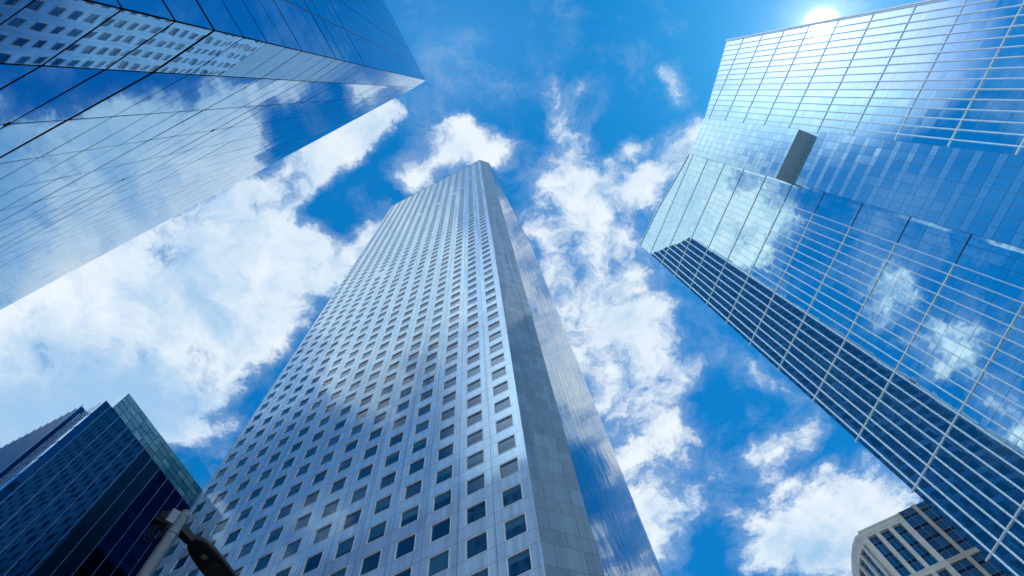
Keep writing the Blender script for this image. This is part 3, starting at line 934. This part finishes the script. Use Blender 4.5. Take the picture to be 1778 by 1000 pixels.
# ------------------------------------------------------------------ sky with a cloud deck
# every patch: (x, y) on the deck (direction divided by its height), half axes, turn, weight
CLOUDS = [
    (-0.62, 0.4149, 0.3163, 0.2125, 2.815, 2.1),
    (-0.4004, 0.2697, 0.2007, 0.1763, 2.713, 1.9),
    (-0.4826, 0.1977, 0.1496, 0.1029, 3.026, 1.0),
    (-0.2969, 0.2624, 0.1206, 0.1091, 2.105, 1.0),
    (-0.3189, 0.1481, 0.122, 0.0727, 2.601, 1.4),
    (-0.2576, 0.1149, 0.0774, 0.0482, 2.607, 0.9),
    (-0.2747, 0.2091, 0.0768, 0.0613, 3.01, 0.9),
    (-0.2054, 0.0837, 0.1279, 0.0494, 2.54, 1.6),
    (-0.1451, 0.0457, 0.0588, 0.0316, 2.558, 1.1),
    (-0.5073, 0.4775, 0.1783, 0.1105, 3.099, 0.9),
    (-0.6867, 0.492, 0.2039, 0.1488, 2.98, 1.1),
    (-0.1772, 0.2193, 0.0809, 0.0384, 2.369, 0.9),
    (-0.2069, 0.2731, 0.055, 0.0348, 2.417, 0.8),
    (-0.3168, 0.3742, 0.0801, 0.0669, 2.98, 0.7),
    (-0.3941, 0.4308, 0.0894, 0.0688, 3.033, 0.6),
    (-0.4503, 0.5202, 0.0725, 0.0413, 3.128, 0.45),
    (-0.2318, 0.1532, 0.0388, 0.03, 1.765, -0.8),
    (-0.3539, 0.472, 0.0544, 0.0404, 3.075, -0.5),
    (-0.0473, 0.0912, 0.0935, 0.0513, 2.716, 1.5),
    (0.0248, 0.075, 0.0635, 0.0299, 2.975, 1.2),
    (-0.0864, 0.1204, 0.0381, 0.0237, 3.127, 0.7),
    (-0.0127, 0.0542, 0.0413, 0.0249, -2.637, 0.5),
    (0.1147, 0.1091, 0.0997, 0.0509, -2.958, 0.8),
    (0.1979, 0.1268, 0.0966, 0.069, -3.085, 0.85),
    (0.1348, 0.0342, 0.0664, 0.0284, -2.048, 0.85),
    (0.1594, 0.0059, 0.0412, 0.0197, 2.649, 0.7),
    (0.1571, 0.0756, 0.0587, 0.0515, 1.435, 0.6),
    (0.0964, 0.0098, 0.0335, 0.0193, -2.816, 0.4),
    (0.1426, 0.1966, 0.1156, 0.0805, -3.097, 0.75),
    (0.2263, 0.2711, 0.1505, 0.1187, -2.672, 0.75),
    (0.1741, 0.3563, 0.1473, 0.1206, 1.434, 0.62),
    (0.3056, 0.3591, 0.1004, 0.0883, 1.178, 0.5),
    (0.226, 0.4789, 0.1744, 0.138, 1.675, 0.6),
    (0.2716, 0.6102, 0.2086, 0.123, 1.686, 0.6),
    (0.3492, 0.5687, 0.1664, 0.0996, 1.438, 0.5),
    (0.3504, 0.4512, 0.0667, 0.053, 2.311, 0.5),
    (0.3424, 0.7645, 0.1469, 0.1039, 1.386, 1.0),
    (0.265, 0.6782, 0.128, 0.0812, 1.459, 0.7),
    (0.2605, 0.3979, 0.0923, 0.0839, 1.086, 0.6),
    (0.4135, 0.6728, 0.0718, 0.0603, 1.136, 0.35),
    (0.3092, -0.0062, 0.0405, 0.0289, 1.421, 0.95),
    (0.2935, -0.0238, 0.0204, 0.0143, -3.078, 0.4),
    (0.2519, 0.0676, 0.0297, 0.025, -2.988, 1.0),
    (0.3141, 0.0848, 0.0724, 0.0543, 2.808, 1.0),
    (0.2822, 0.1362, 0.0536, 0.0434, -2.995, 0.8),
    (0.3429, 0.0596, 0.0351, 0.0209, -3.091, 0.4),
    (0.2639, -0.0222, 0.017, 0.0111, -3.099, 0.3),
    (0.5146, 0.6023, 0.1087, 0.0564, 2.751, 0.85),
    (0.5644, 0.5484, 0.0778, 0.0542, -2.95, 0.6),
    (0.5091, 0.4661, 0.0761, 0.0308, -2.503, 0.5),
    (0.4551, 0.4231, 0.0592, 0.0407, -2.997, 0.25),
    (0.5973, 0.7641, 0.1672, 0.1304, -2.788, 1.35),
    (0.6716, 0.6833, 0.1204, 0.0864, -2.881, 1.1),
    (0.753, 0.7224, 0.1176, 0.0949, -2.515, 1.1),
    (0.5383, 0.8106, 0.1138, 0.0951, -2.607, 0.9),
    (0.714, 0.8192, 0.1803, 0.1116, -2.96, 1.1),
    (0.4773, 0.7405, 0.0499, 0.041, 1.125, 0.3),
    (0.4196, 0.8048, 0.0751, 0.0423, 1.422, -0.5),
    (0.4139, 0.5057, 0.0864, 0.0493, 1.422, -0.3),
    (-0.244, -0.0398, 0.1526, 0.1384, 0.422, 2.2),
    (-0.3619, -0.0645, 0.1869, 0.142, 2.238, 1.9),
    (-0.2262, -0.0803, 0.1082, 0.0787, 0.573, 0.9),
    (-0.3079, -0.1413, 0.0763, 0.054, 0.584, 0.6),
    (-0.8631, -0.0319, 0.1163, 0.1022, 0.171, 0.9),
    (-0.7308, -0.2096, 0.0681, 0.0574, 2.245, 0.7),
    (-0.8647, -0.1993, 0.1184, 0.0722, 2.18, 0.7),
    (-0.1234, -0.0724, 0.043, 0.0258, 0.605, 0.3),
    (-0.3623, -0.0972, 0.0818, 0.0661, -2.611, 1.1),
    (-0.4791, -0.1487, 0.0888, 0.0722, 2.652, 1.0),
    (-0.4703, -0.0811, 0.0747, 0.0465, -2.515, 0.6),
    (-0.8755, -0.1993, 0.1004, 0.0752, -2.778, 0.8),
    (-1.009, -0.198, 0.0876, 0.063, -2.763, 0.5),
    (-1.1014, -0.1868, 0.076, 0.0579, 3.007, 0.6),
    (-0.6146, -0.2142, 0.3329, 0.1327, -2.869, 0.22),
    (-0.384, -0.1388, 0.1449, 0.0966, -2.519, 0.45),
    (-0.334, -0.1871, 0.0975, 0.0592, -2.49, 0.5),
    (-0.6294, -0.3469, 0.1469, 0.0516, -2.7, 0.3),
    (-0.4155, 0.403, 0.1749, 0.0887, 2.26, 0.6),
    (-0.2, -1.2, 0.9, 0.4, 0.2, 1.0),  # from here on: unseen cloud added for fill light and reflections
    (-1.6, -1.0, 0.8, 0.6, 0, 1.2),
    (1.8, 0.2, 0.7, 0.5, 1.2, 1.0),
    (-1.9, 0.3, 0.6, 0.5, 0, 1.0),
    (0.2, 2.0, 1.0, 0.5, 0, 1.0),
    (-0.76, 0.2, 0.3, 0.22, 0, 1.4)]
SHADE = [
    (-0.4765, 0.2684, 0.1308, 0.113, 2.673, 0.5),
    (-0.6517, 0.4932, 0.2471, 0.1505, 3.083, 1.1),
    (-0.375, 0.3442, 0.0972, 0.0838, 2.862, 0.35),
    (-0.4525, 0.4691, 0.143, 0.0803, 3.124, 0.6),
    (-0.6726, 0.3752, 0.145, 0.0845, 3.076, 0.3),
    (0.3609, 0.7293, 0.1098, 0.0918, 1.197, 0.35),
    (0.6257, 0.8149, 0.1766, 0.0747, -3.052, 0.45),
    (0.2979, 0.5451, 0.0874, 0.0591, 1.431, 0.2),
    (-0.8631, -0.0319, 0.1163, 0.1022, 0.171, 0.5)]
GLOW = [  # added bright patch, out of view, mirrored as glare in the finned tower
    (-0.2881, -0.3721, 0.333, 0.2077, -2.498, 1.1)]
PALE = [
    (-0.0264, -0.0604, 0.2102, 0.1451, 3.11, 0.55)]
FILL_BANK = [(-1.0, -2.2, 2.2, 1.3, 0.0, 1.3), (2.4, -2.4, 1.5, 1.2, 0.0, 1.0), (0.8, -2.0, 1.2, 0.8, 0.0, 1.0), (-3.2, -0.9, 1.3, 0.9, 0.0, 1.0)]   # bright patches added as fill light, low and unseen behind the viewer
w = bpy.data.worlds.new('World'); scn.world = w; w.use_nodes = True
nt = w.node_tree; nt.nodes.clear()
N = nt.nodes.new; Lk = nt.links.new
def sock(n, name, v):
    if hasattr(v, 'is_linked') or hasattr(v, 'links'): Lk(v, n.inputs[name])
    else: n.inputs[name].default_value = v
def math_(op, a, b=None, c=None, clamp=False):
    n = N('ShaderNodeMath'); n.operation = op; n.use_clamp = clamp
    for i, v in enumerate((a, b, c)):
        if v is not None: sock(n, i, v)
    return n.outputs[0]
def vmath(op, a, b=None):
    n = N('ShaderNodeVectorMath'); n.operation = op
    sock(n, 0, a)
    if b is not None: sock(n, 1, b)
    return n.outputs['Value' if op in ('DOT_PRODUCT', 'LENGTH') else 'Vector']
def mixc(fac, a, b, mode='MIX'):
    n = N('ShaderNodeMix'); n.data_type = 'RGBA'; n.blend_type = mode
    sock(n, 0, fac)
    for k, v in ((6, a), (7, b)):
        if isinstance(v, tuple): n.inputs[k].default_value = (*v, 1)
        else: Lk(v, n.inputs[k])
    return n.outputs[2]
def smooth(v, lo, hi, t0=0.0, t1=1.0):
    n = N('ShaderNodeMapRange'); n.interpolation_type = 'SMOOTHSTEP'
    sock(n, 'Value', v)
    n.inputs['From Min'].default_value = lo; n.inputs['From Max'].default_value = hi
    n.inputs['To Min'].default_value = t0; n.inputs['To Max'].default_value = t1
    return n.outputs[0]
tc = N('ShaderNodeTexCoord')
dirv = vmath('NORMALIZE', tc.outputs['Generated'])
sep = N('ShaderNodeSeparateXYZ'); Lk(dirv, sep.inputs[0])
zc = math_('MAXIMUM', sep.outputs['Z'], 0.10)
cmb = N('ShaderNodeCombineXYZ')
Lk(math_('DIVIDE', sep.outputs['X'], zc), cmb.inputs[0]); Lk(math_('DIVIDE', sep.outputs['Y'], zc), cmb.inputs[1])
deck = cmb.outputs[0]
def nz(vec, scale, detail, rough, off=(0, 0, 0), color=False):
    a = vmath('ADD', vec, off)
    n = N('ShaderNodeTexNoise'); n.inputs['Scale'].default_value = scale
    n.inputs['Detail'].default_value = detail; n.inputs['Roughness'].default_value = rough
    Lk(a, n.inputs['Vector'])
    return n.outputs['Color' if color else 'Fac']
def sc(v, k):
    n = N('ShaderNodeVectorMath'); n.operation = 'SCALE'; Lk(v, n.inputs[0]); n.inputs['Scale'].default_value = k
    return n.outputs['Vector']
warp = vmath('SUBTRACT', nz(deck, 6.0, 6, 0.65, (3, 1, 7), True), (0.5, 0.5, 0.5))
deckw = vmath('MULTIPLY', vmath('ADD', deck, sc(warp, 0.12)), (1, 1, 0))
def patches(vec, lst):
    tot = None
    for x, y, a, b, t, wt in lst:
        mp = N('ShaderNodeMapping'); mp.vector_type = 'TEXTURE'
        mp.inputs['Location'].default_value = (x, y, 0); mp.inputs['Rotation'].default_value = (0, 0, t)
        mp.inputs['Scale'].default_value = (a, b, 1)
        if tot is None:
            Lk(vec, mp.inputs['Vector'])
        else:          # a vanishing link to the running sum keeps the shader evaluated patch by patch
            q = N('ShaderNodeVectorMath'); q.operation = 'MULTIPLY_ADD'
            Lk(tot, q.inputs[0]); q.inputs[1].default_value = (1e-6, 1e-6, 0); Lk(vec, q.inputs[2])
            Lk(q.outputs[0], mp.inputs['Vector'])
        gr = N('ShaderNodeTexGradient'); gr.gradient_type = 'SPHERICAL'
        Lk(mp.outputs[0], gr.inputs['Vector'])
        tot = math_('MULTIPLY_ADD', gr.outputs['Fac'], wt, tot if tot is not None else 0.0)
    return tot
S = patches(deckw, CLOUDS)
n1 = nz(deckw, 7.5, 9, 0.68, (1.7, 4.2, 0))
n2 = nz(deckw, 2.2, 4, 0.55, (8.1, 2.4, 3))
fine = math_('ADD', math_('MULTIPLY', math_('SUBTRACT', n1, 0.5), 4.4), math_('MULTIPLY', math_('SUBTRACT', n2, 0.5), 0.7))
Sc = math_('MINIMUM', S, 1.45)
dens = math_('ADD', Sc, math_('MULTIPLY', fine, smooth(S, 0.0, 0.35)))
alpha = smooth(dens, 0.16, 1.12)
thin = smooth(math_('ADD', Sc, math_('MULTIPLY', fine, 0.6)), -0.1, 0.8, 0.0, 0.26)
alpha = math_('MAXIMUM', alpha, thin)
alpha = math_('MULTIPLY', alpha, smooth(sep.outputs['Z'], 0.06, 0.25))
n1b = nz(vmath('ADD', deckw, (0.028, -0.006, 0)), 7.5, 5, 0.6, (1.7, 4.2, 0))
relief = math_('MULTIPLY', math_('SUBTRACT', n1b, n1), 1.8)
shade_s = math_('ADD', math_('ADD', patches(deckw, SHADE), math_('MULTIPLY', math_('SUBTRACT', nz(deckw, 3.6, 6, 0.55, (5, 9, 2)), 0.5), 2.2)), relief)
shade = smooth(shade_s, -0.35, 0.95)
sky = N('ShaderNodeTexSky'); sky.sky_type = 'NISHITA'; sky.sun_disc = False
sky.sun_elevation = R(SUN_EL); sky.sun_rotation = R(90.0 - SUN_AZ)
sky.air_density = 1.0; sky.dust_density = 0.6; sky.ozone_density = 2.0
base = mixc(0.55, mixc(1.0, sky.outputs[0], (0.05, 0.75, 1.25), 'MULTIPLY'), (0.02, 2.45, 7.0))
base = mixc(smooth(sep.outputs['Z'], 0.15, 0.5, 0.75, 0.0), base, (6.5, 8.2, 9.6))
pale = math_('MINIMUM', patches(deck, PALE), 1.0)
base = mixc(pale, base, (0.9, 3.9, 8.4))
cloud = mixc(shade, (8.6, 9.4, 10.1), (3.6, 5.9, 8.6))
col = mixc(alpha, base, cloud)
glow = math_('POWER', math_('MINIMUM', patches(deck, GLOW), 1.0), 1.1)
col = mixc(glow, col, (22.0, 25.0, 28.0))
bank = math_('POWER', math_('MINIMUM', patches(deck, FILL_BANK), 1.0), 0.8)
col = mixc(bank, col, (36.0, 40.0, 44.0))  # unseen fill light added to the sky
# light around the sun
sdot = vmath('DOT_PRODUCT', dirv, tuple(sv))
ang = math_('ARCCOSINE', math_('MINIMUM', sdot, 0.9999999))
core = math_('POWER', smooth(ang, R(0.2), R(1.7), 1.0, 0.0), 2.0)
halo = math_('ADD', math_('MULTIPLY', math_('EXPONENT', math_('MULTIPLY', ang, -1 / R(1.2))), 12.0), math_('MULTIPLY', math_('EXPONENT', math_('MULTIPLY', ang, -1 / R(4.5))), 2.0))
col = mixc(1.0, col, mixc(halo, (0, 0, 0), (1.0, 1.0, 1.0)), 'ADD') if False else col
hz = N('ShaderNodeVectorMath'); hz.operation = 'SCALE'; hz.inputs[0].default_value = (1.0, 1.05, 1.1); Lk(math_('ADD', halo, math_('MULTIPLY', core, 60.0)), hz.inputs['Scale'])
col = vmath('ADD', col, hz.outputs['Vector'])
bg = N('ShaderNodeBackground'); bg.inputs['Strength'].default_value = 0.1
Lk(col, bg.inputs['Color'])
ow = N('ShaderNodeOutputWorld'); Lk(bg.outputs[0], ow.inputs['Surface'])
w.cycles.sampling_method = 'MANUAL'; w.cycles.sample_map_resolution = 1024

# ------------------------------------------------------------------ render settings
scn.render.engine = 'CYCLES'
scn.view_settings.view_transform = 'Standard'
scn.view_settings.look = 'None'
scn.view_settings.exposure = 0
scn.view_settings.gamma = 1
scn.cycles.max_bounces = 8
scn.cycles.glossy_bounces = 6
scn.cycles.diffuse_bounces = 3
scn.cycles.sample_clamp_indirect = 6
scn.cycles.use_denoising = True
scn.render.film_transparent = False
